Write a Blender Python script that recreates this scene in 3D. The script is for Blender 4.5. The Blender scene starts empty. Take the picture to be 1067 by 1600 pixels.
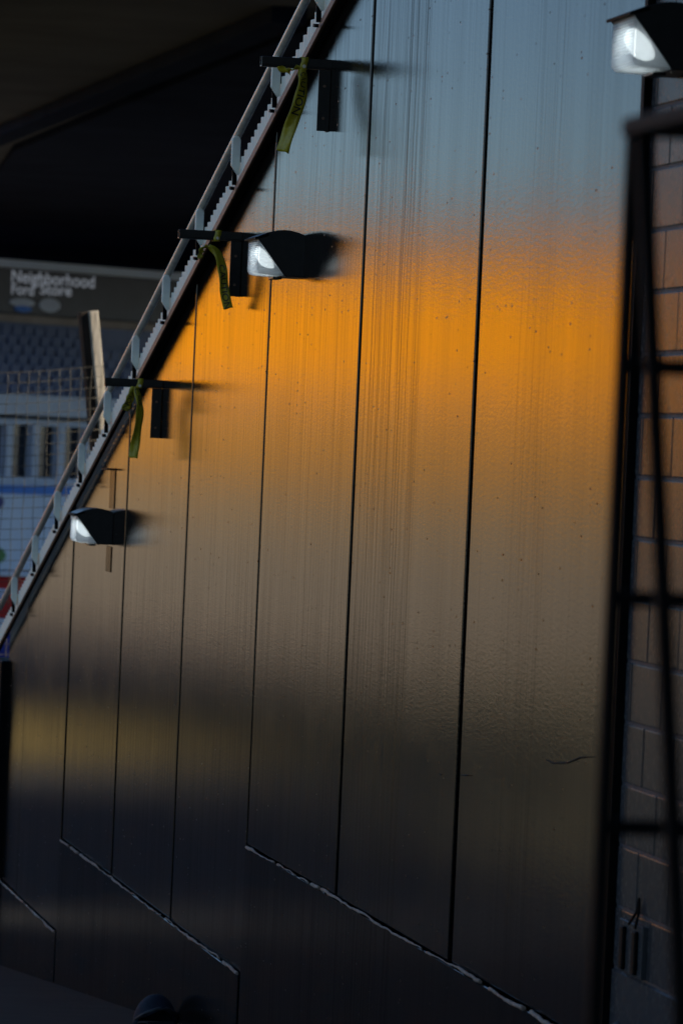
import bpy, bmesh, math, random
from mathutils import Vector, Matrix

random.seed(7)
sc = bpy.context.scene
col = sc.collection
rad = math.radians

# ------------------------------------------------------------------ camera
# World: X to the right, Y along the tall panel wall (away), Z up, playing field at z = 0.
EYE = 4.6
F, CX, CY = 7430.0, 533.5, 800.0            # focal length / centre of the 1067x1600 photograph
AX_X = Vector((0.98331723, 0.04020184, 0.17740079))
AX_Y = Vector((-0.17660777, -0.02251468, 0.98402377))
AX_Z = Vector((0.04355369, -0.99893789, -0.01503911))
cam_d = bpy.data.cameras.new('camera')
cam = bpy.data.objects.new('camera', cam_d)
col.objects.link(cam)
right = Vector((AX_X[0], AX_Y[0], AX_Z[0]))
down = Vector((AX_X[1], AX_Y[1], AX_Z[1]))
fwd = Vector((AX_X[2], AX_Y[2], AX_Z[2]))
m = Matrix.Identity(4)
for i in range(3):
    m[i][0], m[i][1], m[i][2] = right[i], -down[i], -fwd[i]
m[2][3] = EYE
cam.matrix_world = m
cam_d.sensor_fit = 'VERTICAL'
cam_d.sensor_height = 36.0
cam_d.lens = F / 1600.0 * 36.0
cam_d.clip_start = 0.1
cam_d.clip_end = 5000
cam_d.dof.use_dof = True
cam_d.dof.focus_distance = 21.8
cam_d.dof.aperture_fstop = 6.2
sc.camera = cam

# ------------------------------------------------------------------ sky, sun, exposure
SUN_AZ, SUN_EL = 90.0, 35.0                  # from +Y towards +X
w = bpy.data.worlds.new('World')
sc.world = w
w.use_nodes = True
wn = w.node_tree.nodes
sky = wn.new('ShaderNodeTexSky')
sky.sky_type = 'NISHITA'
sky.sun_disc = False
sky.sun_elevation = rad(SUN_EL)
sky.sun_rotation = rad(SUN_AZ)
sky.air_density = 1.0
sky.dust_density = 0.0
sky.ozone_density = 5.0
sky.altitude = 1500
w.node_tree.links.new(sky.outputs[0], wn['Background'].inputs[0])
wn['Background'].inputs[1].default_value = 0.068
sd = bpy.data.lights.new('sun', 'SUN')
sd.energy = 5.0
sd.angle = rad(0.53)
sd.color = (1.0, 0.93, 0.82)
sun = bpy.data.objects.new('sun', sd)
col.objects.link(sun)
sv = Vector((math.sin(rad(SUN_AZ)) * math.cos(rad(SUN_EL)), math.cos(rad(SUN_AZ)) * math.cos(rad(SUN_EL)), math.sin(rad(SUN_EL))))
sun.rotation_euler = sv.to_track_quat('Z', 'Y').to_euler()
sun.location = sv * 60
sc.view_settings.view_transform = 'Standard'
sc.view_settings.look = 'None'
sc.view_settings.exposure = 1.07
sc.view_settings.gamma = 1.0
sc.cycles.use_denoising = True
sc.cycles.max_bounces = 8
sc.cycles.sample_clamp_indirect = 6.0

# ------------------------------------------------------------------ helpers
def ray(px, py):
    c = Vector((px - CX, py - CY, F))
    return Vector((AX_X.dot(c), AX_Y.dot(c), AX_Z.dot(c)))
def at(px, py, Y):                            # point of a sight line at distance Y along the wall
    d = ray(px, py)
    p = d * (Y / d.y)
    p.z += EYE
    return p

def tag(o, label=None, cat=None, group=None, kind=None):
    if label: o['label'] = label
    if cat: o['category'] = cat
    if group: o['group'] = group
    if kind: o['kind'] = kind
    return o
def empty(name, loc=(0, 0, 0), rz=0.0):
    o = bpy.data.objects.new(name, None)
    o.empty_display_size = 0.1
    col.objects.link(o)
    o.location = loc
    o.rotation_euler = (0, 0, rz)
    return o
def link(name, me, parent=None):
    o = bpy.data.objects.new(name, me)
    col.objects.link(o)
    if parent: o.parent = parent
    return o
def copy_tree(o, parent=None):
    c = o.copy()
    col.objects.link(c)
    c.parent = parent
    for ch in list(o.children):
        copy_tree(ch, c)
    return c

class MB:
    def __init__(s):
        s.v, s.f, s.sm = [], [], []
    def add(s, vs, fs, smooth=False):
        n = len(s.v)
        s.v += [tuple(v) for v in vs]
        s.f += [tuple(i + n for i in f) for f in fs]
        s.sm += [smooth] * len(fs)
        return s
    def box(s, x0, x1, y0, y1, z0, z1):
        vs = [(x, y, z) for x in (x0, x1) for y in (y0, y1) for z in (z0, z1)]
        return s.add(vs, [(0, 1, 3, 2), (4, 6, 7, 5), (0, 4, 5, 1), (2, 3, 7, 6), (0, 2, 6, 4), (1, 5, 7, 3)])
    def prism(s, poly, a0, a1, fn, smooth=False):    # poly (p, q) pairs; fn(p, q, a) -> xyz
        n = len(poly)
        vs = [fn(p, q, a0) for p, q in poly] + [fn(p, q, a1) for p, q in poly]
        s.add(vs, [tuple(range(n))[::-1], tuple(range(n, 2 * n))])
        k = len(s.v) - 2 * n
        for i in range(n):
            j = (i + 1) % n
            s.f.append((k + i, k + j, k + n + j, k + n + i)); s.sm.append(smooth)
        return s
    def beam(s, a, b, hx, hy, up=Vector((0, 0, 1))):  # rectangular bar a -> b
        a, b = Vector(a), Vector(b)
        d = (b - a).normalized()
        u = d.cross(up)
        if u.length < 1e-4: u = d.cross(Vector((0, 1, 0)))
        u.normalize(); vv = u.cross(d).normalized()
        vs = [p + u * i * hx + vv * j * hy for p in (a, b) for i, j in ((-1, -1), (1, -1), (1, 1), (-1, 1))]
        return s.add(vs, [(3, 2, 1, 0), (4, 5, 6, 7), (0, 1, 5, 4), (1, 2, 6, 5), (2, 3, 7, 6), (3, 0, 4, 7)])
    def tube(s, pts, r, n=12, cap=True):
        pts = [Vector(p) for p in pts]
        k = len(s.v); rs = r if isinstance(r, (list, tuple)) else [r] * len(pts)
        prev = None
        for i, p in enumerate(pts):
            d = (pts[min(i + 1, len(pts) - 1)] - pts[max(i - 1, 0)]).normalized()
            ref = prev if prev else (Vector((0, 0, 1)) if abs(d.z) < .9 else Vector((1, 0, 0)))
            u = (ref - d * ref.dot(d)).normalized(); prev = u
            v = d.cross(u)
            for a in range(n):
                t = 2 * math.pi * a / n
                s.v.append(tuple(p + (u * math.cos(t) + v * math.sin(t)) * rs[i]))
        for i in range(len(pts) - 1):
            for a in range(n):
                b = (a + 1) % n
                s.f.append((k + i * n + a, k + i * n + b, k + (i + 1) * n + b, k + (i + 1) * n + a)); s.sm.append(True)
        if cap:
            s.f.append(tuple(k + a for a in range(n))[::-1]); s.sm.append(False)
            e = k + (len(pts) - 1) * n
            s.f.append(tuple(e + a for a in range(n))); s.sm.append(False)
        return s
    def mesh(s, name, mat, bevel=0.0, seg=1):
        me = bpy.data.meshes.new(name)
        me.from_pydata(s.v, [], s.f)
        me.polygons.foreach_set('use_smooth', s.sm)
        bm = bmesh.new(); bm.from_mesh(me)
        bmesh.ops.recalc_face_normals(bm, faces=bm.faces)
        if bevel > 0:
            ed = [e for e in bm.edges if len(e.link_faces) == 2 and e.calc_face_angle(0) > .6]
            bmesh.ops.bevel(bm, geom=ed, offset=bevel, segments=seg, affect='EDGES', profile=.6)
        bm.to_mesh(me); bm.free()
        me.materials.append(mat)
        return me
    def build(s, name, mat, parent=None, bevel=0.0, seg=1):
        return link(name, s.mesh(name, mat, bevel, seg), parent)

def text_mesh(body, size):
    cu = bpy.data.curves.new('lettering', 'FONT')
    cu.body = body; cu.size = size; cu.align_x = 'LEFT'; cu.offset = .012 * size
    o = bpy.data.objects.new('lettering', cu)
    col.objects.link(o)
    dg = bpy.context.evaluated_depsgraph_get()
    me = bpy.data.meshes.new_from_object(o.evaluated_get(dg))
    bpy.data.objects.remove(o)
    return me

# ------------------------------------------------------------------ materials
def mat(name, base=(.5, .5, .5), rough=.6, metal=0.0, spec=.5, ior=1.5):
    mt = bpy.data.materials.new(name)
    mt.use_nodes = True
    b = mt.node_tree.nodes['Principled BSDF']
    b.inputs['Base Color'].default_value = (*base, 1)
    b.inputs['Roughness'].default_value = rough
    b.inputs['Metallic'].default_value = metal
    b.inputs['Specular IOR Level'].default_value = spec
    b.inputs['IOR'].default_value = ior
    return mt, mt.node_tree.nodes, mt.node_tree.links, b
def coords(n, l, scale, kind='Object'):
    tc = n.new('ShaderNodeTexCoord'); mp = n.new('ShaderNodeMapping')
    mp.inputs['Scale'].default_value = scale
    l.new(tc.outputs[kind], mp.inputs['Vector'])
    return mp.outputs[0]
def noise(n, l, vec, scale, detail=4, rough=.6):
    t = n.new('ShaderNodeTexNoise')
    t.inputs['Scale'].default_value = scale; t.inputs['Detail'].default_value = detail; t.inputs['Roughness'].default_value = rough
    l.new(vec, t.inputs['Vector'])
    return t.outputs['Fac']
def ramp(n, l, fac, stops):
    r = n.new('ShaderNodeValToRGB')
    e = r.color_ramp.elements
    e[0].position, e[0].color = stops[0][0], (*stops[0][1], 1)
    e[1].position, e[1].color = stops[-1][0], (*stops[-1][1], 1)
    for p, c in stops[1:-1]:
        x = e.new(p); x.color = (*c, 1)
    l.new(fac, r.inputs[0])
    return r.outputs[0]
def maprange(n, l, fac, a, b, c, d):
    r = n.new('ShaderNodeMapRange')
    for k, v in zip(('From Min', 'From Max', 'To Min', 'To Max'), (a, b, c, d)): r.inputs[k].default_value = v
    l.new(fac, r.inputs[0])
    return r.outputs[0]
def mth(n, l, op, a, b=None):
    t = n.new('ShaderNodeMath'); t.operation = op
    for i, v in enumerate((a, b)):
        if v is None: continue
        if isinstance(v, (int, float)): t.inputs[i].default_value = v
        else: l.new(v, t.inputs[i])
    return t.outputs[0]
def mixc(n, l, fac, a, b):
    t = n.new('ShaderNodeMix'); t.data_type = 'RGBA'
    for i, v in ((0, fac), (6, a), (7, b)):
        if isinstance(v, (int, float)): t.inputs[i].default_value = v
        elif isinstance(v, tuple): t.inputs[i].default_value = (*v, 1)
        else: l.new(v, t.inputs[i])
    return t.outputs[2]
def bump(n, l, b, h, dist, strength=1.0, prev=None):
    t = n.new('ShaderNodeBump')
    t.inputs['Distance'].default_value = dist; t.inputs['Strength'].default_value = strength
    l.new(h, t.inputs['Height'])
    if prev: l.new(prev, t.inputs['Normal'])
    l.new(t.outputs[0], b.inputs['Normal'])
    return t.outputs[0]
def simple(name, c0, c1, scale, rough=.6, metal=0.0, spec=.5, bumpd=0.0, kind='Object', stretch=(1, 1, 1)):
    mt, n, l, b = mat(name, c0, rough, metal, spec)
    v = coords(n, l, stretch, kind)
    f = noise(n, l, v, scale)
    l.new(ramp(n, l, f, [(.3, c0), (.72, c1)]), b.inputs['Base Color'])
    if bumpd:
        bump(n, l, b, f, bumpd)
    return mt

def gloss_paint(mt, n, l, colour, rough, weight, normal, ior=1.5):
    """dark paint film: diffuse under a clear gloss weighted by Fresnel"""
    for nd in [q for q in n if q.type == 'BSDF_PRINCIPLED']: n.remove(nd)
    df = n.new('ShaderNodeBsdfDiffuse'); gl = n.new('ShaderNodeBsdfGlossy'); gl.distribution = 'BECKMANN'
    fr = n.new('ShaderNodeFresnel'); fr.inputs['IOR'].default_value = ior
    mx = n.new('ShaderNodeMixShader')
    l.new(colour, df.inputs['Color']); l.new(rough, gl.inputs['Roughness'])
    if normal:
        for q in (df, gl, fr): l.new(normal, q.inputs['Normal'])
    l.new(mth(n, l, 'MULTIPLY', fr.outputs[0], weight), mx.inputs[0])
    l.new(df.outputs[0], mx.inputs[1]); l.new(gl.outputs[0], mx.inputs[2])
    l.new(mx.outputs[0], n['Material Output'].inputs[0])
def bump_only(n, l, h, dist, prev=None, strength=1.0):
    t = n.new('ShaderNodeBump')
    t.inputs['Distance'].default_value = dist; t.inputs['Strength'].default_value = strength
    l.new(h, t.inputs['Height'])
    if prev: l.new(prev, t.inputs['Normal'])
    return t.outputs[0]

def make_wall_paint(name, plinth=False):
    mt, n, l, b = mat(name)
    tc = n.new('ShaderNodeTexCoord'); sep = n.new('ShaderNodeSeparateXYZ')
    l.new(tc.outputs['Object'], sep.inputs[0])
    Y, Z = sep.outputs[1], sep.outputs[2]
    wob = mth(n, l, 'MULTIPLY', mth(n, l, 'SUBTRACT', noise(n, l, coords(n, l, (1, .9, 1.1)), 1.4, 3, .6), .5), .07)
    Yw = mth(n, l, 'ADD', Y, wob)
    def svec(a, b):
        c = n.new('ShaderNodeCombineXYZ')
        l.new(mth(n, l, 'MULTIPLY', Yw, a), c.inputs[1]); l.new(mth(n, l, 'MULTIPLY', Z, b), c.inputs[2])
        return c.outputs[0]
    s1 = maprange(n, l, noise(n, l, svec(26, .22), 1, 3, .7), .50, .72, 0, 1)
    s2 = maprange(n, l, noise(n, l, svec(7, .12), 1, 3, .6), .48, .80, 0, 1)
    s3 = maprange(n, l, noise(n, l, svec(42, .5), 1, 3, .75), .48, .66, 0, 1)
    zone = maprange(n, l, noise(n, l, coords(n, l, (1, 1.3, .02)), 1, 1, .5), .40, .66, .14, .55)
    # the half of the third panel next to its far joint is streaked hardest
    z1 = maprange(n, l, Y, 19.45, 19.62, 0, 1); z2 = maprange(n, l, Y, 20.75, 20.95, 1, .6)
    zone = mth(n, l, 'MAXIMUM', zone, mth(n, l, 'MULTIPLY', z1, z2))
    st = mth(n, l, 'MULTIPLY', mth(n, l, 'MAXIMUM', s1, mth(n, l, 'MULTIPLY', s3, .8)), zone)
    st = mth(n, l, 'MAXIMUM', st, mth(n, l, 'MULTIPLY', s2, .26))
    # specks of grit, small and of uneven size
    sps = []
    for (sy, sz), lo, hi, th in (((9, 27), .07, .17, .93), ((3.1, 10), .03, .07, .88)):
        vo = n.new('ShaderNodeTexVoronoi'); vo.voronoi_dimensions = '2D'; vo.inputs['Scale'].default_value = 1.0
        cx_ = n.new('ShaderNodeCombineXYZ')
        l.new(mth(n, l, 'MULTIPLY', Y, sy), cx_.inputs[0]); l.new(mth(n, l, 'MULTIPLY', Z, sz), cx_.inputs[1])
        l.new(cx_.outputs[0], vo.inputs['Vector'])
        sx = n.new('ShaderNodeSeparateColor'); l.new(vo.outputs['Color'], sx.inputs[0])
        sps.append(mth(n, l, 'MULTIPLY', maprange(n, l, vo.outputs['Distance'], lo, hi, 1, 0), maprange(n, l, sx.outputs[0], th, 1.0, 0, 1)))
    sp = mth(n, l, 'MAXIMUM', *sps)
    cl = maprange(n, l, noise(n, l, coords(n, l, (1, .7, 1.3)), 1.3, 5, .65), .45, .8, 0, 1)
    dusty = mixc(n, l, mth(n, l, 'MULTIPLY', cl, .25), (.006, .0055, .005), (.022, .019, .016))
    colour = mixc(n, l, mth(n, l, 'MULTIPLY', st, .5), dusty, (.03, .02, .014))
    r = mth(n, l, 'ADD', maprange(n, l, cl, 0, 1, .15, .185), mth(n, l, 'MULTIPLY', st, .10))
    r = mth(n, l, 'ADD', r, mth(n, l, 'MULTIPLY', sp, .2))
    wt = mth(n, l, 'MULTIPLY', mth(n, l, 'SUBTRACT', 1.0 if not plinth else .8, mth(n, l, 'MULTIPLY', st, .72)), mth(n, l, 'SUBTRACT', 1, mth(n, l, 'MULTIPLY', sp, .65)))
    g = noise(n, l, coords(n, l, (1, .35, 1)), 75, 3, .6)
    b1 = bump_only(n, l, g, .0004)
    b2 = bump_only(n, l, noise(n, l, coords(n, l, (1, .25, 1)), 9, 3, .6), .00022, b1)
    gloss_paint(mt, n, l, colour, r, wt, b2, 1.6)
    return mt

M = {}
M['paint'] = make_wall_paint('glossy_dark_paint')
M['plinth'] = make_wall_paint('plinth_paint', True)
M['gap'] = simple('joint_dark_paint', (.006, .006, .006), (.012, .011, .01), 20, .8, 0, .2)  # dark paint inside the joints and along the cracks
M['bead'] = simple('weathered_mortar', (.22, .14, .09), (.42, .33, .27), 30, .8, 0, .4, .004)
M['block'], n, l, b = mat('block_paint')
oi = n.new('ShaderNodeObjectInfo')
bf = noise(n, l, coords(n, l, (1, 1, 1)), 28, 5, .7)
bc = mixc(n, l, maprange(n, l, bf, .3, .75, 0, .8), mixc(n, l, oi.outputs['Random'], (.036, .036, .040), (.052, .051, .054)), (.075, .07, .067))
nb = bump_only(n, l, noise(n, l, coords(n, l, (1, 1, 1)), 45, 4, .7), .0005)
pit = maprange(n, l, noise(n, l, coords(n, l, (1, .5, 1)), 38, 2, .5), .66, .74, .46, .16)
gloss_paint(M['block'], n, l, bc, maprange(n, l, bf, .3, .7, .22, .3), pit, nb, 1.45)
M['mortar'] = simple('painted_mortar', (.045, .045, .05), (.075, .075, .082), 40, .6, 0, .25, .001)
M['blackmetal'] = simple('black_painted_steel', (.0025, .0025, .003), (.007, .007, .008), 25, .32, 0, .3, .0006)
M['matteblack'] = simple('matte_black_steel', (.002, .002, .002), (.004, .004, .004), 15, .6, 0, .06)
M['galv'] = simple('galvanised_steel', (.80, .77, .62), (.93, .90, .75), 22, .55, 0, .4, .0006)
M['galvpipe'] = simple('galvanised_pipe', (.5, .45, .35), (.75, .71, .6), 14, .35, .2, .5, .0004)
M['rust'] = simple('rusted_edge', (.12, .055, .03), (.26, .14, .085), 18, .55, .1, .5, .001)
M['darksoffit'] = simple('dark_underside', (.012, .010, .009), (.022, .018, .015), 9, .7, 0, .3)
M['tape'], n, l, b = mat('yellow_tape', (.75, .55, .02), .35)
b.inputs['Subsurface Weight'].default_value = 0
f = noise(n, l, coords(n, l, (1, 1, 1)), 30)
l.new(ramp(n, l, f, [(.3, (.36, .28, .008)), (.7, (.52, .42, .02))]), b.inputs['Base Color'])
bump(n, l, b, f, .004)
M['ink'] = simple('black_ink', (.01, .01, .01), (.02, .02, .018), 30, .5)
M['bolt'] = simple('steel_bolt', (.45, .42, .38), (.7, .66, .6), 50, .35, .9)
M['concrete'] = simple('concrete', (.16, .155, .15), (.27, .26, .25), 2.0, .85, 0, .3, .003)
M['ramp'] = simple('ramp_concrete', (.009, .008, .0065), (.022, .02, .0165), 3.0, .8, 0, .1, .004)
M['asphalt'] = simple('asphalt', (.020, .018, .014), (.036, .031, .025), 6.0, .85, 0, .3, .004)
M['dirt'] = simple('infield_dirt', (.16, .125, .09), (.22, .175, .13), 1.2, .95, 0, .2, .01)
M['sand'] = simple('ochre_sand', (.14, .096, .024), (.2, .136, .036), 1.5, .95, 0, .2, .01)
M['grass'] = simple('mown_grass', (.085, .072, .036), (.12, .1, .052), 8.0, .9, 0, .2, .01)
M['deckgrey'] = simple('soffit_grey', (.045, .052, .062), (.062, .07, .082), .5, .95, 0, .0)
M['deckshade'] = simple('soffit_painted_shade', (.010, .014, .026), (.014, .02, .036), .5, .95, 0, .0)  # darker copy of the soffit grey, shade painted into the colour
M['brick'] = simple('brown_brick', (.22, .148, .075), (.29, .2, .108), 2.0, .9, 0, .3)
M['screen'] = simple('brown_rear_screen', (.19, .11, .05), (.25, .15, .075), 1.5, .9, 0, .1)
M['greybase'] = simple('grey_base', (.15, .12, .09), (.2, .165, .125), 1.5, .9, 0, .2)
M['terracotta'] = simple('terracotta_fascia', (.46, .20, .03), (.53, .24, .04), 1.0, .8, 0, .1)
M['orange'] = simple('orange_seat', (.82, .32, .0), (.88, .355, .0), 1.0, .6, 0, .1)
M['boards'] = simple('pale_blue_board', (.62, .72, .9), (.72, .8, .95), .8, .5, 0, .4)
M['paleblue'] = simple('pale_blue_fascia', (.62, .76, .95), (.7, .84, .98), 1, .5)
M['bluecap'] = simple('blue_cap', (.02, .17, .62), (.03, .22, .75), 2, .5)
M['navyseat'] = simple('navy_seat', (.075, .11, .22), (.11, .155, .29), 2, .5)
M['lightgrey'] = simple('pale_grey_paint', (.52, .58, .7), (.62, .69, .8), 2, .6)
M['steelblue'] = simple('blue_grey_trim', (.42, .5, .64), (.52, .6, .74), 2, .5)
M['window'], n, l, b = mat('dark_window', (.02, .025, .035), .08)
f = noise(n, l, coords(n, l, (1, 1, 1)), 1.5)
l.new(maprange(n, l, f, .3, .7, .04, .16), b.inputs['Roughness'])
M['navy'] = simple('navy_print', (.02, .03, .2), (.03, .045, .28), 3, .5)
M['green'] = simple('green_print', (.06, .2, .04), (.1, .28, .06), 3, .5)
M['white'] = simple('white_paint', (.72, .72, .72), (.82, .82, .8), 3, .5)
M['red'] = simple('red_vinyl', (.55, .02, .015), (.68, .035, .025), 3, .4)
M['signface'] = simple('dark_sign_face', (.016, .024, .042), (.028, .038, .06), 1.2, .4)
M['glowtext'], n, l, b = mat('sign_lettering_added_glow', (.75, .8, .9), .5)
b.inputs['Emission Color'].default_value = (.75, .83, 1, 1)
l.new(maprange(n, l, noise(n, l, coords(n, l, (1, 1, 1)), 2), .3, .7, .05, .075), b.inputs['Emission Strength'])  # faint glow added to brighten the lettering in the shade
M['tan'] = simple('tan_ledge', (.3, .25, .21), (.4, .34, .3), 1.5, .8)
M['wood'], n, l, b = mat('weathered_timber', (.5, .4, .28), .8)
f = noise(n, l, coords(n, l, (14, 14, 1.2)), 3, 5, .7)
l.new(ramp(n, l, f, [(.3, (.26, .19, .12)), (.55, (.55, .46, .33)), (.8, (.68, .6, .47))]), b.inputs['Base Color'])
bump(n, l, b, f, .006)
M['shadewood'] = simple('timber_painted_shade', (.022, .014, .008), (.06, .038, .022), 5, .8, 0, .2, .004, 'Object', (9, 9, 1))  # dark timber copy: shade of the post's left face put into the colour
M['twine'] = simple('brown_twine', (.07, .058, .038), (.12, .1, .065), 20, .9)
M['shell'] = simple('dark_navy_shell', (.012, .016, .024), (.03, .036, .05), 9, .75, 0, .15)
M['rubber'] = simple('dark_rubber', (.012, .012, .014), (.025, .025, .028), 12, .6)
# lamp lens: ribbed prismatic glass, half seen through
M['lens'] = bpy.data.materials.new('ribbed_lens_glass'); M['lens'].use_nodes = True
n, l = M['lens'].node_tree.nodes, M['lens'].node_tree.links
b = n['Principled BSDF']
b.inputs['Base Color'].default_value = (.86, .9, .92, 1); b.inputs['Roughness'].default_value = .18
wv = n.new('ShaderNodeTexWave'); wv.wave_type = 'BANDS'; wv.bands_direction = 'Z'; wv.inputs['Scale'].default_value = 46; wv.inputs['Distortion'].default_value = .2
l.new(coords(n, l, (1, 1, 1)), wv.inputs['Vector'])
bump(n, l, b, wv.outputs['Fac'], .004)
tr = n.new('ShaderNodeBsdfTransparent'); tr.inputs[0].default_value = (.93, .96, .97, 1)
mx = n.new('ShaderNodeMixShader'); mx.inputs[0].default_value = .42
l.new(maprange(n, l, wv.outputs['Fac'], 0, 1, .45, .7), mx.inputs[0])
tl = n.new('ShaderNodeBsdfTranslucent'); tl.inputs[0].default_value = (.88, .93, .95, 1)
m2 = n.new('ShaderNodeMixShader'); m2.inputs[0].default_value = .4
l.new(b.outputs[0], m2.inputs[1]); l.new(tl.outputs[0], m2.inputs[2])
l.new(tr.outputs[0], mx.inputs[1]); l.new(m2.outputs[0], mx.inputs[2])
l.new(mx.outputs[0], n['Material Output'].inputs[0])
M['glow'] = bpy.data.materials.new('lit_lamp_bulb'); M['glow'].use_nodes = True
n, l = M['glow'].node_tree.nodes, M['glow'].node_tree.links
b = n['Principled BSDF']
b.inputs['Base Color'].default_value = (.9, .92, .92, 1)
b.inputs['Emission Color'].default_value = (.95, 1.0, 1.0, 1)
f = noise(n, l, coords(n, l, (1, 1, 1)), 9)
l.new(maprange(n, l, f, .3, .7, 1.15, 1.5), b.inputs['Emission Strength'])
M['reflector'] = simple('lamp_reflector', (.62, .64, .64), (.78, .8, .8), 12, .3, .6)

# ------------------------------------------------------------------ ground and field
def gz(Y):                                    # ramp surface along the wall
    if Y < 4: return EYE - 1.5
    return max(0.02, EYE - 1.5 - .0795 * (Y - 4))
tag(MB().box(-2500, 2500, -400, 4000, -1.0, 0.0).build('ground', M['asphalt']), kind='structure')
r = MB()
ys = [-15.2, 4, 12, 20, 28, 36, 42.9]
vs = []
for y in ys: vs += [(-13.9, y, gz(y)), (3.97, y, gz(y))]
for y in ys: vs += [(-13.9, y, -.05), (3.97, y, -.05)]
k = len(ys) * 2
fs = []
for i in range(len(ys) - 1):
    a = 2 * i
    fs += [(a, a + 1, a + 3, a + 2), (k + a, k + a + 2, k + a + 3, k + a + 1), (a, a + 2, k + a + 2, k + a), (a + 1, k + a + 1, k + a + 3, a + 3)]
fs += [(0, k, k + 1, 1), (k - 2, k - 1, 2 * k - 1, 2 * k - 2)]
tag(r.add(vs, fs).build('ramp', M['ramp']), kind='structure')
tag(MB().box(-90, -4.5, 50, 92, .0, .03).build('grass', M['grass']), kind='structure')
tag(MB().box(-4.5, 5.5, 65, 78, .0, .03).build('sand_path', M['sand']), kind='structure')
tag(MB().box(-90, 14, 92.05, 170, .0, .026).build('infield_dirt', M['dirt']), kind='structure')

# ------------------------------------------------------------------ tall panel wall
WX = 3.83                                     # painted face of the panels
EDGE_Y, EDGE_Z, SLOPE = 22.574, EYE + 1.7735, -.277
def edge_z(Y): return EDGE_Z + SLOPE * (Y - EDGE_Y)
joints = [15.82, 18.40, 20.95, 23.50, 26.03, 28.56, 31.08, 33.56, 34.74]
steps = [EYE - 2.052] * 3 + [EYE - 2.703] * 3 + [EYE - 3.32] * 2
wall = tag(empty('panel_wall', (0, 0, 0)), 'tall glossy dark painted panel wall with sloping top beside the ramp', 'wall')
G = .034
for i in range(len(joints) - 1):
    a, c = joints[i] + (G if i else 0), joints[i + 1] - G
    zb = steps[i] + .012
    poly = [(a, zb), (c, zb), (c, edge_z(c) + .10), (a, edge_z(a) + .10)]
    dx = random.uniform(-.004, .004) if i else 0
    tl_ = random.uniform(-.0008, .0008)
    MB().prism(poly, WX + dx, WX + .13, lambda p, q, x: (x + tl_ * (q - EYE), p, q)).build('panel', M['paint'], wall, .006, 2)
# backing behind the joints, full wall body
poly = [(15.83, EYE - 4.3), (34.71, EYE - 4.75), (34.71, edge_z(34.71) - .01), (15.83, edge_z(15.83) - .01)]
MB().prism(poly, WX + .10, WX + .42, lambda p, q, x: (x, p, q)).build('wall_core', M['gap'], wall)
for i0, i1 in ((0, 3), (3, 6), (6, 8)):
    a, c = joints[i0] + (G if i0 else 0), joints[i1] - G
    poly = [(a, gz(a) - .12), (c, gz(c) - .12), (c, steps[i0]), (a, steps[i0])]
    MB().prism(poly, WX - .012, WX + .10, lambda p, q, x: (x, p, q)).build('plinth_panel', M['plinth'], wall, .004)
    # ragged pale bead of old sealant on the ledge
    rnd = random.Random(i0 + 3)
    yy, runs, cur, dz_, rr_ = a + .01, [], [], 0.0, .007
    while yy < c - .02:
        dz_ += rnd.uniform(-.0035, .0035) - dz_ * .06
        rr_ += rnd.uniform(-.0018, .0018); rr_ = min(max(rr_, .002), .009)
        cur.append((Vector((WX - .014 + rnd.uniform(-.003, .003), yy, steps[i0] + .003 + dz_)), rr_))
        if rnd.random() < .05 and len(cur) > 5:
            runs.append(cur); cur = []; yy += rnd.uniform(.04, .14)
        yy += rnd.uniform(.03, .06)
    runs.append(cur)
    for run in runs:
        if len(run) > 2:
            MB().tube([q[0] for q in run], [q[1] for q in run], 7).build('sealant_bead', M['bead'], wall)
MB().box(WX - .05, WX + .42, 34.72, 35.3, -.05, edge_z(35.2) + .0).build('end_post', M['matteblack'], wall, .01)
MB().box(WX - .006, WX + .05, 15.775, 15.818, EYE - 3.2, EYE + 3.5).build('corner_trim', M['matteblack'], wall)
# hairline cracks in the nearest panels: thin raised filler
def crack(pts, name='crack_filler'):
    MB().tube([(WX - .001, y, EYE + z) for y, z in pts], [.0015] + [.0035] * (len(pts) - 2) + [.001], 5).build(name, M['gap'], wall)
crack([(16.84, -1.125), (16.72, -1.13), (16.5, -1.112), (16.3, -1.078), (16.08, -1.06)])
crack([(18.34, -1.297), (18.25, -1.292), (18.12, -1.283)])
crack([(18.85, -1.328), (18.72, -1.324), (18.6, -1.318)])

# ------------------------------------------------------------------ guard rail and cap on the wall top
RX = 3.77
rail = tag(empty('guard_rail', (RX, 22.0, edge_z(22.0))), 'galvanised pipe guard rail on a corrugated strip along the sloping wall top', 'railing')
def part(mb, name, m_, parent, bevel=0.0):
    o = mb.build(name, m_, parent, bevel)
    o.matrix_parent_inverse = Matrix.Translation(parent.location).inverted()
    return o
def slope_prism(mb, xz, y0, y1):              # section (x, dz) swept along the slope
    vs = [(x, y, edge_z(y) + dz) for y in (y0, y1) for x, dz in xz]
    nn = len(xz)
    fs = [tuple(range(nn)), tuple(range(nn, 2 * nn))[::-1]] + [(i, (i + 1) % nn, nn + (i + 1) % nn, nn + i) for i in range(nn)]
    return mb.add(vs, fs)
Y0, Y1 = 15.9, 35.3
part(slope_prism(MB(), [(RX + .012, .022), (WX + .43, .022), (WX + .43, .05), (RX + .012, .05)], Y0, 28.3), 'cap_plate', M['darksoffit'], rail)
part(slope_prism(MB(), [(RX - .004, -.008), (RX + .010, -.008), (RX + .010, .034), (RX - .004, .034)], Y0, 27.95), 'edge_angle', M['rust'], rail, .002)
part(slope_prism(MB(), [(RX + .010, .012), (RX + .032, .012), (RX + .032, .040), (RX + .010, .040)], 27.97, Y1), 'lower_channel', M['matteblack'], rail)
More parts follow.
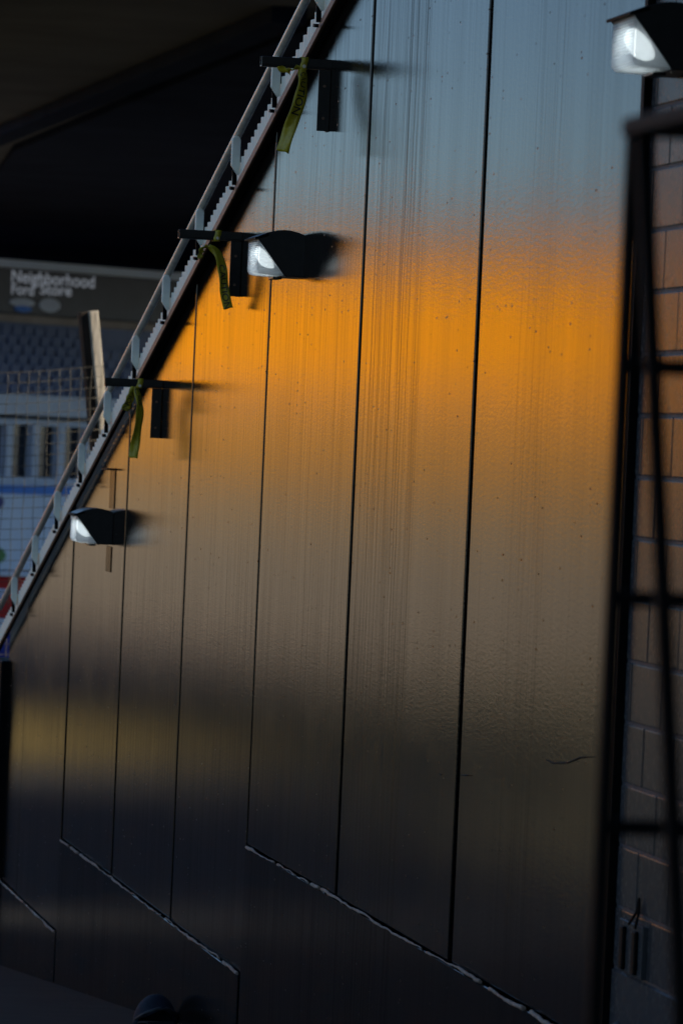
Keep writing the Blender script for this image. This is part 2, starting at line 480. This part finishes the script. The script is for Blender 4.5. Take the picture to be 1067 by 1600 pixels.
part(MB().tube([(RX, y, edge_z(y) + .296) for y in (Y0, 22, 28, Y1 - .4)], .021, 16), 'pipe', M['galvpipe'], rail)
pitch = .0985
yy = 20.6
pl = None
while yy < 35.2:
    h = .165 + random.uniform(-.004, .004)
    if pl is None:
        mb = MB()
        mb.add([(0, -.046, .045), (0, .046, .045), (0, .046, .15), (0, -.046, .15), (.008, -.046, .045), (.008, .046, .045), (.008, .046, .15), (.008, -.046, .15),
                (-.007, -.015, .045), (-.007, .015, .045), (-.007, .015, .15), (-.007, -.015, .15)],
               [(4, 7, 6, 5), (0, 8, 11, 3), (8, 9, 10, 11), (9, 1, 2, 10), (0, 3, 7, 4), (1, 5, 6, 2), (3, 11, 10, 2, 6, 7), (0, 4, 5, 1, 9, 8)])
        pl = mb.mesh('corrugated_plate', M['galv'])
    o = link('corrugated_plate', pl, rail)
    o.matrix_parent_inverse = Matrix.Translation(rail.location).inverted()
    o.location = (RX + .022 + random.uniform(-.001, .001), yy, edge_z(yy) - .15 + h)
    o.rotation_euler = (0, 0, random.uniform(-.01, .01))
    o.scale = (1, 1, 1)
    yy += pitch
yy = 24.38 - 1.186 * 4
stub = None
while yy < 34.6:
    if stub is None:
        mb = MB()
        prof = [(-.022, .01), (-.022, .145), (-.012, .163), (.012, .163), (.022, .145), (.022, -.03), (.012, -.04)]
        mb.prism(prof, -.016, .016, lambda p, q, y: (p, y, q))
        stub = mb.mesh('rail_post', M['galv'], .003)
        clip = MB().beam((0, 0, -.1), (0, .02, -.02), .012, .006, Vector((0, 1, 0))).beam((-.012, -.02, -.12), (-.012, .03, -.115), .01, .008).mesh('clamp', M['matteblack'])
    for nm, me, dz in (('rail_post', stub, .115), ('clamp', clip, .125)):
        o = link(nm, me, rail)
        o.matrix_parent_inverse = Matrix.Translation(rail.location).inverted()
        o.location = (RX - .012, yy, edge_z(yy) + dz)
    yy += 1.186

# ------------------------------------------------------------------ brackets with tape
BR = [(22.02, 'uppermost black angle bracket, above the wall lamp', 1.755),
      (24.50, 'middle black angle bracket on the panel wall, touching the lamp over the dark joint', 1.034),
      (27.24, 'lowest black angle bracket on the panel wall, between the two wall lamps', .276)]
br0 = None
for i, (y, lab, dz) in enumerate(BR):
    z = EYE + dz
    if br0 is None:
        br0 = empty('wall_bracket')
        # arm: angle iron seen from below; origin at the wall face, x negative = outwards
        arm = MB().box(-.335, -.002, -.022, .026, -.022, -.014).box(-.335, -.002, .020, .026, -.014, .026).box(-.335, -.002, -.022, -.016, -.014, .026).build('arm', M['blackmetal'], br0, .0015)
        upr = MB().box(-.062, -.004, -.021, -.014, -.31, -.0225).box(-.012, -.002, -.014, .05, -.31, -.0225).build('upright', M['blackmetal'], br0, .0015)
        for zq in (-.10, -.25):
            MB().tube([(-.034, -.029, zq), (-.034, -.0205, zq)], .007, 6).build('bolt', M['rust'], upr)
        bo = MB().tube([(-.135, -.031, -.012), (-.135, -.021, -.012)], .009, 6).build('bolt', M['bolt'], arm)
        br = br0
    else:
        br = copy_tree(br0)
    br.location = (WX, y, z)
    tag(br, lab, 'bracket', 'brackets along the panel wall')

def ribbon(name, pts, width, parent, mat_=None, twist=None):
    """pts: world points; width across X, small twist; returns object + mapper (u along 0..1, v across -.5...5)"""
    N = 24
    P = [Vector(p) for p in pts]
    def cat(t):
        s = t * (len(P) - 1); i = min(int(s), len(P) - 2); u = s - i
        p0, p1, p2, p3 = P[max(i - 1, 0)], P[i], P[i + 1], P[min(i + 2, len(P) - 1)]
        return .5 * ((2 * p1) + (p2 - p0) * u + (2 * p0 - 5 * p1 + 4 * p2 - p3) * u * u + (3 * p1 - p0 - 3 * p2 + p3) * u ** 3)
    def f(u, v):
        c = cat(u); d = (cat(min(u + .01, 1)) - cat(max(u - .01, 0))).normalized()
        a = (twist or (lambda t: 0))(u)
        side = Vector((math.cos(a), math.sin(a), 0))
        side = (side - d * side.dot(d)).normalized()
        nn = d.cross(side).normalized()
        wd = width * (.35 + .65 * min(1, u * 4)) if u < .25 else width
        return c + side * v * wd + nn * (.006 * math.sin(u * 17) * v * 2 + .004 * math.cos(v * 6 + u * 5)), nn
    vs, fs = [], []
    C = 4
    for s in (0, 1):
        for i in range(N + 1):
            u = i / N
            for j in range(C + 1):
                uu = u - (.03 * ((j * 7 + 3) % 5) / 5 if i == N else 0)
                p, nn = f(uu, j / C - .5)
                vs.append(p + nn * (.0007 if s else -.0007))
    K = (N + 1) * (C + 1)
    for i in range(N):
        for j in range(C):
            a = i * (C + 1) + j
            fs.append((a, a + 1, a + C + 2, a + C + 1)); fs.append((K + a, K + a + C + 1, K + a + C + 2, K + a + 1))
    rim = [j for j in range(C + 1)] + [i * (C + 1) + C for i in range(1, N + 1)] + [N * (C + 1) + j for j in range(C - 1, -1, -1)] + [i * (C + 1) for i in range(N - 1, 0, -1)]
    for q in range(len(rim)):
        a, c = rim[q], rim[(q + 1) % len(rim)]
        fs.append((a, K + a, K + c, c))
    o = MB().add(vs, fs, True).build(name, M['tape'], parent)
    return o, f
def lettering(body, f, u0, u1, hv, parent, off):
    me = text_mesh(body, 1.0)
    xs = [v.co.x for v in me.vertices]; ysx = [v.co.y for v in me.vertices]
    w_, h_ = max(xs), max(ysx)
    for s in (-1, 1):
        m2 = me.copy() if s < 0 else me
        for v in m2.vertices:
            u = u0 + (v.co.x / w_) * (u1 - u0)
            p, nn = f(u, (v.co.y / h_ - .5) * hv)
            v.co = p + nn * off * s
        m2.materials.clear(); m2.materials.append(M['ink'])
        link('lettering', m2, parent)
def tape(y, tails, label):
    t = tag(empty('caution_tape'), label, 'tape', 'caution tape tied to brackets')
    by, bz = min(((b_[0], EYE + b_[2]) for b_ in BR), key=lambda q: abs(q[0] - y))
    kx = WX - .135
    loop = []
    for q in range(25):
        a = 2 * math.pi * q / 24
        c_, s_ = math.cos(a), math.sin(a)
        k_ = 1 / max(abs(c_), abs(s_))
        loop.append(Vector((kx + .004 * math.sin(3 * a), by + .002 + .031 * c_ * k_, bz + .002 + .029 * s_ * k_)))
    vs = [p + Vector((d, 0, 0)) for p in loop for d in (-.016, .016)]
    MB().add(vs, [(2 * q, 2 * q + 1, 2 * q + 3, 2 * q + 2) for q in range(24)], True).build('knot', M['tape'], t).modifiers.new('thick', 'SOLIDIFY').thickness = .0015
    for pts, wd, tw, txt in tails:
        o, f = ribbon('tape_tail', [at(px, py, y + dy) for px, py, dy in pts], wd, t, None, tw)
        if txt:
            lettering(txt[0], f, txt[1], txt[2], .62, o, .0022)
tape(21.96, [([(470, 107, .0), (474, 124, 0), (467, 160, .0), (453, 200, .02), (441, 238, .04)], .062, lambda u: .5 * math.sin(u * 5), ('CAUTION', .12, .62)),
             ([(468, 104, .0), (455, 110, .0), (447, 112, -.01), (434, 104, -.01)], .035, lambda u: .9 * math.sin(u * 5), None)],
     'yellow caution tape hanging from the uppermost bracket')
tape(24.42, [([(326, 384, 0), (341, 397, 0), (348, 425, 0), (351, 455, .01), (357, 483, .02)], .05, lambda u: .3 * math.sin(u * 4), ('CAUTION', .4, .97)),
             ([(325, 385, 0), (317, 388, 0), (313, 396, 0), (313, 404, 0)], .03, lambda u: .5, None)],
     'yellow caution tape hanging from the middle bracket, lettering readable')
tape(27.17, [([(211, 604, 0), (218, 625, 0), (218, 650, .01), (212, 690, .02), (208, 716, .03)], .055, lambda u: .7 * math.sin(u * 4), ('CAU', .05, .33)),
             ([(209, 604, 0), (205, 618, 0), (200, 630, 0), (195, 641, 0)], .05, lambda u: .4, ('TION', .15, .9))],
     'yellow caution tape hanging in two tails from the lowest bracket')

# ------------------------------------------------------------------ wall lamps
def make_lamp():
    root = empty('wall_lamp')
    HW = .165                                 # half width along the wall
    fn = lambda o, z, y: (-o, y, z)
    side = [(0, 0), (0, .2), (.035, .213), (.0737, .221), (.1055, .222), (.1355, .219), (.185, .206), (.2307, .186), (.2307, .176), (.0927, 0.0)]
    house = MB().prism(side, -HW, HW, fn).build('housing', M['blackmetal'], root, .003)
    MB().prism([(.18, .2035), (.245, .181), (.243, .170), (.178, .19)], -HW - .006, HW + .006, fn).build('visor', M['matteblack'], house, .002)
    teeth = []
    for q in range(13):
        zq = .046 + q * .0100
        teeth += [(.2268, zq), (.2242, zq + .0065)]
    lens = [(.093, .003), (.200, .006), (.216, .012), (.2245, .026), (.2265, .042)] + teeth + [(.2262, .176), (.2205, .178), (.2205, .046), (.2195, .029), (.2135, .0155), (.199, .0095), (.0955, .0065)]
    MB().prism(lens, -HW + .012, HW - .012, fn).prism([(.096, .0075), (.199, .0105), (.2140, .0165), (.2185, .03), (.2200, .047), (.2200, .172)], -HW + .008, -HW + .011, fn).prism([(.096, .0075), (.199, .0105), (.2140, .0165), (.2185, .03), (.2200, .047), (.2200, .172)], HW - .011, HW - .008, fn).build('lens', M['lens'], root)
    MB().prism([(.089, .004), (.2265, .1785), (.222, .182), (.085, .0075)], -HW + .003, HW - .003, fn).build('reflector', M['reflector'], root)
    # arc bulb in front of the reflector
    bm = bmesh.new(); bmesh.ops.create_uvsphere(bm, u_segments=20, v_segments=12, radius=1)
    for v in bm.verts: v.co = Vector((-.150 + v.co.x * .062, v.co.y * .135, .105 + v.co.z * .064 - v.co.x * .012))
    me = bpy.data.meshes.new('bulb'); bm.to_mesh(me); bm.free(); me.materials.append(M['glow'])
    for p in me.polygons: p.use_smooth = True
    link('bulb', me, root)
    MB().box(-.135, -.09, -.07, .07, -.012, -.0005).build('latch', M['blackmetal'], house, .003)
    for q in (-.1, .1): MB().tube([(-.08, q, -.006), (-.08, q, .002)], .005, 8).build('screw', M['bolt'], house)
    return root
lamp = make_lamp()
lamp.location = (WX, 22.70, EYE + .775)
tag(lamp, 'lit wall lamp with black hood straddling a dark joint of the panel wall', 'lamp', 'wall pack lamps')
l2 = copy_tree(lamp); l2.location = (WX, 29.32, EYE - .707)
tag(l2, 'lit wall lamp with black hood just under the guard rail, over a rusty stain', 'lamp', 'wall pack lamps')
l3 = copy_tree(lamp); l3.location = (3.85, 15.28, EYE + 1.255)
tag(l3, 'lit wall lamp with black hood mounted on the concrete block wall', 'lamp', 'wall pack lamps')
# rusty stain strip below / above the lower lamp
M['stain'], n, l, b = mat('rust_stain')
sf = noise(n, l, coords(n, l, (1, 14, 1.5)), 2, 4, .7)
gloss_paint(M['stain'], n, l, mixc(n, l, maprange(n, l, sf, .3, .7, 0, 1), (.05, .024, .01), (.11, .055, .025)), maprange(n, l, sf, .3, .7, .3, .22), maprange(n, l, sf, .3, .7, .35, .6), None)
MB().box(-.0055, -.002, -.15, .08, -.17, -.013).build('backing_strip', M['stain'], l2)
MB().box(-.0055, -.002, -.19, .04, .2235, .46).build('backing_strip', M['stain'], l2)
MB().box(-.05, -.002, -.19, .10, .461, .472).build('strip_clip', M['matteblack'], l2)

# ------------------------------------------------------------------ concrete block wall
bw = tag(empty('block_wall', (0, 0, 0)), 'dark painted concrete block wall next to the panel wall', 'wall')
BX, PH, PL = 3.85, .209, .418
MB().box(BX + .005, BX + .3, 9.0, 15.772, EYE - 1.85, EYE + 3.4).build('mortar_bed', M['mortar'], bw)
MB().box(BX - .004, BX + .3, 9.0, 15.772, EYE - 3.2, EYE - 1.852 + .096).build('base_course', M['block'], bw, .006)
blk = MB().box(0, .1, -PL / 2 + .0055, PL / 2 - .0055, .0055, PH - .0055).mesh('block', M['block'], .0045, 2)
ztop = EYE + .965
for k in range(-6, 13):
    z = ztop - PH * (k + 1)
    ph = 15.272 if k % 2 == 0 else 15.481
    c = ph + PL / 2 + PL
    while c > 13.0:
        lo, hi = c - PL / 2, c + PL / 2
        if lo < 15.74:
            if hi > 15.77:
                cut = MB().box(0, .1, lo + .0055, 15.768, .0055, PH - .0055).mesh('block', M['block'], .0045, 2)
                o = link('block', cut, bw); o.location = (BX, 0, z)
            else:
                o = link('block', blk, bw); o.location = (BX + random.uniform(-.0015, .0015), c, z); o.rotation_euler = (0, 0, random.uniform(-.003, .003))
        c -= PL
ob = tag(empty('outlet_box', (BX, 15.45, EYE - 1.66)), 'double outlet box with open black covers low on the block wall', 'outlet')
MB().box(-.02, 0.002, -.15, .17, -.085, .09).build('plate', M['block'], ob, .003)
for q in (.055, -.115):
    MB().box(-.034, -.019, q + .01, q + .055, -.075, .07).build('cover', M['matteblack'], ob, .004)
MB().tube([(-.03, -.09, .08), (-.012, -.06, .13), (-.01, -.05, .175), (-.012, -.03, .13), (-.03, 0, .085)], .005, 8).build('cord', M['matteblack'], ob)

# ------------------------------------------------------------------ black step stand close by
ld = tag(empty('step_stand', (1.505, 6.26, gz(6.26))), 'black steel step stand with flat top and splayed legs', 'stand')
def lp(mb, name, m_=M['matteblack'], bev=.003):
    o = mb.build(name, m_, ld, bev); o.matrix_parent_inverse = Matrix.Translation(ld.location).inverted(); return o
for x in (1.507, 1.965):
    lp(MB().beam((x, 6.262, gz(6.26)), (x, 6.262, EYE + .43), .0105, .0105), 'rear_leg')
    lp(MB().beam((x, 5.47, gz(5.47)), (x, 6.21, EYE + .425), .009, .0105, Vector((1, 0, 0))), 'front_leg')
for z in (.118, -.197, -.507, -.82, -1.13, -1.44):
    lp(MB().box(1.518, 1.954, 6.254, 6.27, EYE + z - .011, EYE + z + .011), 'rung')
lp(MB().box(1.492, 1.98, 5.80, 6.275, EYE + .427, EYE + .452), 'top_step')

# ------------------------------------------------------------------ helmet-like shell on the ramp, bundle by the block wall
hp = Vector((3.70, 25.55, gz(25.55)))
bm = bmesh.new()
NU, NV = 28, 12
R = []
for j in range(NV + 1):
    ph = (j / NV) * rad(100)
    row = []
    for i in range(NU):
        th = 2 * math.pi * i / NU
        x = .118 * math.sin(ph) * math.cos(th); y = .135 * math.sin(ph) * math.sin(th); z = .165 * math.cos(ph) * (1 - .12 * math.sin(th) * math.sin(ph))
        z = max(z, .0)
        # face opening towards the camera
        if math.sin(th) < -.35 and j >= NV - 5: z = max(z, .075 + .03 * (-math.sin(th)) - .05 * abs(math.cos(th)))
        row.append(bm.verts.new((x, y, z)))
    R.append(row)
for j in range(NV):
    for i in range(NU):
        try: bm.faces.new((R[j][i], R[j][(i + 1) % NU], R[j + 1][(i + 1) % NU], R[j + 1][i]))
        except ValueError: pass
bmesh.ops.remove_doubles(bm, verts=bm.verts, dist=.0005)
bmesh.ops.recalc_face_normals(bm, faces=bm.faces)
me = bpy.data.meshes.new('helmet'); bm.to_mesh(me); bm.free(); me.materials.append(M['shell'])
for p in me.polygons: p.use_smooth = True
hel = tag(empty('helmet', hp, rad(10)), 'dark navy rounded helmet lying on the ramp at the foot of the wall', 'helmet')
so = link('shell', me, hel); md = so.modifiers.new('thick', 'SOLIDIFY'); md.thickness = .008
MB().tube([(-.115, -.02, .03), (-.09, -.095, .07), (-.03, -.125, .098), (.03, -.125, .098), (.09, -.095, .07), (.115, -.02, .03)], .010, 8).build('brim', M['rubber'], hel)
MB().beam((-.07, -.09, .012), (.08, -.09, .016), .004, .012).build('chin_strap', M['rubber'], hel)
bp = Vector((3.62, 14.6, gz(14.6)))
bm = bmesh.new(); bmesh.ops.create_icosphere(bm, subdivisions=4, radius=1)
for v in bm.verts:
    a = math.atan2(v.co.y, v.co.x)
    k = 1 + .05 * math.sin(a * 5 + v.co.z * 4) + .03 * math.sin(a * 11)
    v.co = Vector((v.co.x * .17 * k, v.co.y * .42 * k, max(v.co.z, -.75) * .30 * k + .225))
me = bpy.data.meshes.new('sack'); bm.to_mesh(me); bm.free(); me.materials.append(M['rubber'])
for p in me.polygons: p.use_smooth = True
sk = tag(empty('sack', bp), 'dark rounded sack slumped against the base of the block wall', 'sack')
link('bag', me, sk)
MB().tube([(0, -.3, .38), (.0, -.36, .43), (-.01, -.4, .44)], [.03, .02, .035], 8).build('tied_neck', M['rubber'], sk)

# ------------------------------------------------------------------ upper deck and added unseen sun blockers
up = tag(empty('upper_deck', (0, 0, 0)), 'dark underside of the stadium upper deck above the far seats', 'deck')
MB().box(-7.0, 13.0, -8.0, 15.5, EYE + 6.0, EYE + 6.9).build('slab', M['deckgrey'], up)  # unseen near slab, added to keep sky light off the ramp
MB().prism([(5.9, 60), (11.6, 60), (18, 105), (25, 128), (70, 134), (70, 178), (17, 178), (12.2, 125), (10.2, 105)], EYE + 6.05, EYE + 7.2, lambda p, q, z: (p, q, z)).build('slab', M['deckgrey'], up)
MB().prism([(11.5, 62), (11.9, 66), (17.9, 106), (25, 129), (69, 135), (69, 177), (17.1, 177), (12.5, 125), (10.9, 102)], EYE + 5.9, EYE + 6.045, lambda p, q, z: (p, q, z)).build('soffit_shade_panel', M['deckshade'], up)  # dark panel stands in for the unlit far part of the soffit
MB().prism([(10.6, 66), (11.1, 66), (10.0, 112), (9.5, 112)], EYE + 5.82, EYE + 6.044, lambda p, q, z: (p, q, z)).build('beam', M['deckshade'], up)
cb = tag(empty('sun_blocker_building', (0, 0, 0)), 'unseen grey concrete block added behind the panel wall to keep the sun off', 'building')
MB().box(13.02, 22, -15, 43.6, 0, EYE + 11.4).build('wall', M['concrete'], cb)  # unseen block, added and sized to stop the sun reaching wall and rail
MB().box(13.0, 22.1, -15, 43.65, EYE + 11.41, EYE + 11.8).build('parapet', M['concrete'], cb)
tw = tag(empty('sun_blocker_tower', (0, 0, 0)), 'unseen plain concrete tower added to shade the ground mirrored in the wall', 'tower')
MB().box(14.5, 22, 45.1, 60.5, 0, 13).build('wall', M['concrete'], tw)  # added sun blocker; the slot beside it lets sun reach the post
MB().box(14.4, 22.1, 45.0, 60.6, 13.01, 13.4).build('parapet', M['concrete'], tw)
tag(MB().prism([(15.9, 0), (35.3, 0), (35.3, edge_z(35.3) - .1), (15.9, edge_z(15.9) - .1)], WX + .45, 12.98, lambda p, q, x: (x, p, q)).build('seating_slope', M['concrete']), kind='structure')

# ------------------------------------------------------------------ orange bleachers across the field (they are mirrored in the wall)
ob_ = tag(empty('orange_bleachers', (-24, 100, 0), math.atan2(58, 44)), 'sunlit orange bench bleachers on a brown brick base across the field', 'bleachers')
# local x along the rows, local -y towards the field
L = 46
MB().box(-L, L, 0, 9.5, 2.2, EYE - .9).build('brick_base', M['brick'], ob_)
MB().box(-L, L, -.1, 9.5, 0, 2.199).build('plinth', M['greybase'], ob_)
MB().box(-L, L, -.15, 9.5, EYE - .899, EYE + .75).build('fascia', M['terracotta'], ob_)
for k in range(9):
    z = EYE + .75 + k * .385
    MB().box(-L, L, .3 + k * .8, 9.4, z + .001, z + .12).build('step', M['concrete'], ob_)
    be = MB().box(-L, L, .45 + k * .8, .75 + k * .8, z + .36, z + .42).box(-L, L, .76 + k * .8, .80 + k * .8, z + .2, z + .72)
    be.build('bench', M['orange'], ob_)

MB().box(-L, L, 7.9, 8.3, EYE + 4.0, EYE + 5.75).build('rear_screen', M['screen'], ob_)

# ------------------------------------------------------------------ far side of the field: outfield wall, stand, sign
ORG = Vector((15.73, 150.0, 0)); YAW = rad(38)
ux, uy = math.cos(YAW), math.sin(YAW)
def uv(px, py, back=0.0):                     # sight line against the facade plane -> (u, z)
    d = ray(px, py)
    nx, ny = -uy, ux                          # facade inward normal
    o = Vector((ORG.x + nx * back, ORG.y + ny * back, 0))
    t = (o.x * nx + o.y * ny) / (d.x * nx + d.y * ny)
    p = d * t
    return (p.x - o.x) * ux + (p.y - o.y) * uy, p.z + EYE
owl = tag(empty('outfield_wall', ORG, YAW), 'pale blue panelled outfield wall with bright blue top rail', 'wall')
U0, U1 = -14, 22
zt = EYE - 2.03
u = U0
bmesh_board = MB().box(.01, 2.38, -.02, .12, .02, zt - .12).mesh('board', M['boards'], .01)
while u < U1:
    o = link('board', bmesh_board, owl); o.location = (u, 0, 0); u += 2.4
MB().box(U0, U1, .125, .3, 0, zt - .121).build('backing', M['lightgrey'], owl)
MB().box(U0, U1, -.05, .32, zt - .119, zt + .14).build('top_rail', M['bluecap'], owl, .02)
a, z = uv(7, 785)
MB().prism([(a + .26 * math.cos(t) - .3, z + .2 * math.sin(t)) for t in [i * math.pi / 8 for i in range(16)]], -.05, -.021, lambda p, q, y: (p, y, q)).build('emblem', M['navy'], owl)
a, z = uv(3, 868)
MB().prism([(a + .24 * math.cos(t) * (1 + .2 * math.cos(3 * t)) - .12, z + .24 * math.sin(t)) for t in [i * math.pi / 8 for i in range(16)]], -.05, -.021, lambda p, q, y: (p, y, q)).build('emblem', M['green'], owl)
st = tag(empty('outfield_stand', ORG, YAW), 'far stand with dark windows below a grey parapet and navy seats', 'building')
B = .6
BS = B + 6.75
zs = lambda zr: EYE + zr
MB().box(U0, U1, B, B + .5, 0, zs(-1.62)).build('lower_wall', M['steelblue'], st)
MB().box(U0, U1, B + .35, B + .5, zs(-1.619), zs(.05)).build('window_glass', M['window'], st)
cu0, _ = uv(16, 700, B); cu1, _ = uv(57, 700, B)
du = cu1 - cu0
u = cu0 - 8 * du
cm = MB().box(-.14, .14, B, B + .34, zs(-1.619), zs(.049)).mesh('column', M['lightgrey'], .01)
while u < U1:
    o = link('column', cm, st); o.location = (u, 0, 0); u += du
MB().box(U0, U1, B - .02, B + .6, zs(.05), zs(.24)).build('lintel', M['steelblue'], st)
MB().box(U0, U1, B - .1, B + .4, zs(.241), zs(.36)).build('dark_beam', M['matteblack'], st)
MB().box(U0, U1, B, B + .6, zs(.361), zs(1.02)).build('parapet', M['lightgrey'], st)
rows = 7
for k in range(rows):
    MB().box(U0, U1, B + .62 + k * .8, B + 8, zs(.3 + k * .335), zs(.3 + (k + 1) * .335) - .002).build('tread', M['concrete'], st)
TOP = uv(2, 490, B + 6.4)[1]
MB().box(U0, U1, B + 6.4, B + 8, TOP - .26, TOP).build('ledge', M['tan'], st)
MB().box(U0, U1, B + 6.5, B + 8, zs(1.6), TOP - .262).build('rear_wall', M['navyseat'], st)
MB().box(U0, U1, B + 6.9, B + 8.2, TOP + .001, uv(2, 417, BS)[1]).build('back_wall', M['deckshade'], st)
MB().box(U0, U1, B + 6.7, B + 7.1, uv(2, 417, BS)[1] + .003, uv(2, 404, BS)[1]).build('fascia', M['paleblue'], st)
seat = MB().box(-.21, .21, .0, .05, .28, .74).box(-.21, .21, -.34, .0, .26, .31).box(-.04, .04, -.12, .03, .0, .26).mesh('stadium_seat', M['navyseat'], .015)
for k in range(rows):
    v_ = B + .62 + k * .8 + .55
    u = -1.5 + (k % 2) * .05
    while u < 11.0:
        o = link('stadium_seat', seat)
        o.location = (ORG.x + ux * u - uy * v_, ORG.y + uy * u + ux * v_, zs(.3 + (k + 1) * .335))
        o.rotation_euler = (0, 0, YAW)
        tag(o, 'navy folding seat in the %s row above the grey parapet of the far stand' % ('first', 'second', 'third', 'fourth', 'fifth', 'sixth', 'seventh')[k], 'seat', 'navy seats of the far stand, %s row' % ('first', 'second', 'third', 'fourth', 'fifth', 'sixth', 'seventh')[k])
        u += .52
# advertising sign
sa, sz0 = uv(2, 488, BS); sb, _ = uv(250, 425, BS); _, sz1 = uv(2, 418, BS)
sg = tag(empty('advertising_sign', ORG, YAW), 'dark advertising sign with white lettering above the navy seats', 'sign')
sgf = MB().box(sa - 3, sb + 4, BS, BS + .14, sz0, sz1).build('face', M['signface'], sg)
def sign_text(body, px0, px1, pyt, pyb):
    a, z0 = uv(px0, pyb, BS); c, _ = uv(px1, pyb, BS); _, z1 = uv(px0, pyt, BS)
    me = text_mesh(body, 1.0)
    W_ = max(v.co.x for v in me.vertices); H_ = max(v.co.y for v in me.vertices)
    for v in me.vertices:
        v.co = Vector((a + v.co.x / W_ * (c - a), BS - .01, z0 + v.co.y / H_ * (z1 - z0)))
    me.materials.append(M['glowtext'])
    link('lettering', me, sgf)
sign_text('Neighborhood', 17, 148, 421, 440)
sign_text('Ford', 17, 53, 442, 459)
sign_text('Store', 62, 112, 442, 459)
for px, py, rx_, rz_, mm in ((35, 473, .6, .15, 'lightgrey'), (36, 483, .4, .11, 'bluecap'), (78, 477, .5, .24, 'lightgrey')):
    a, z = uv(px, py, BS)
    MB().prism([(a + rx_ * math.cos(t), z + rz_ * math.sin(t)) for t in [i * math.pi / 10 for i in range(20)]], BS - .03 - (.02 if mm == 'bluecap' else 0), BS - .001, lambda p, q, y: (p, y, q)).build('emblem', M[mm], sgf)

# ------------------------------------------------------------------ timber post, net, red barrier beyond the end of the wall
wp = empty('timber_post', (5.66, 44.2, 0))
tag(wp, 'weathered leaning timber post holding the net', 'post')
tp, bt = at(141, 486, 44.2), at(163, 735, 44.2)
dirv = (tp - bt).normalized()
base = bt - dirv * ((bt.z) / dirv.z)
side_ = Vector((.9, -.2, 0)).normalized()
for nm, off, hx, m_ in (('pale_plank', .022, .044, M['wood']), ('shade_plank', -.064, .040, M['shadewood'])):  # left half of the post carries its painted shade
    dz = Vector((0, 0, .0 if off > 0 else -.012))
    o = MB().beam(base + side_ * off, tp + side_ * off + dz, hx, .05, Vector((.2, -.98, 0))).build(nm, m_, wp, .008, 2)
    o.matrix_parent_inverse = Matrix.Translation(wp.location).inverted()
nt = tag(empty('net', (4.4, 44.1, 0)), 'brown square mesh net strung from the timber post', 'net')
mb = MB()
NX, NZ, g = 26, 52, .099
def netp(i, j):
    x = 5.62 - i * g; z = .05 + j * g
    sag = .05 * math.sin(i * .5) * math.sin(j * .13)
    return Vector((x + .006 * math.sin(j * 1.1 + i), 44.05 - .12 * math.sin(i / NX * math.pi) + sag, z - .12 * math.sin(i / NX * math.pi) * (j / NZ)))
for i in range(NX + 1): mb.tube([netp(i, j) for j in range(NZ + 1)], .0028, 4)
for j in range(NZ + 1): mb.tube([netp(i, j) for i in range(NX + 1)], .0028, 4)
o = mb.build('mesh_cords', M['twine'], nt); o.matrix_parent_inverse = Matrix.Translation(nt.location).inverted()
# red round-ended barrier pad with pale disc and white edging
rb = empty('barrier_pad', (6.3, 60, 0))
tag(rb, 'red padded barrier with white edging on the field behind the rail', 'barrier')
zt_ = EYE - 1.86
def rp(mb, name, m_, bev=0.0):
    o = mb.build(name, m_, rb, bev); o.matrix_parent_inverse = Matrix.Translation(rb.location).inverted(); return o
rp(MB().box(4.8, 6.85, 60, 60.3, zt_ - .58, zt_ - .05), 'pad', M['red'], .03)
rp(MB().box(4.8, 6.87, 59.98, 60.32, zt_ - .049, zt_ + .01), 'edging', M['white'], .01)
rp(MB().box(4.8, 6.85, 59.99, 60.31, zt_ - .72, zt_ - .581), 'lower_edging', M['white'], .01)
rp(MB().box(4.8, 6.85, 60.02, 60.28, 0, zt_ - .721), 'base', M['navy'])
rp(MB().prism([(6.22 + .34 * math.cos(t), zt_ - .2 + .34 * math.sin(t) * .9) for t in [math.pi * (1 + i / 14) for i in range(15)]], 59.97, 59.999, lambda p, q, y: (p, y, q)), 'emblem', M['lightgrey'])
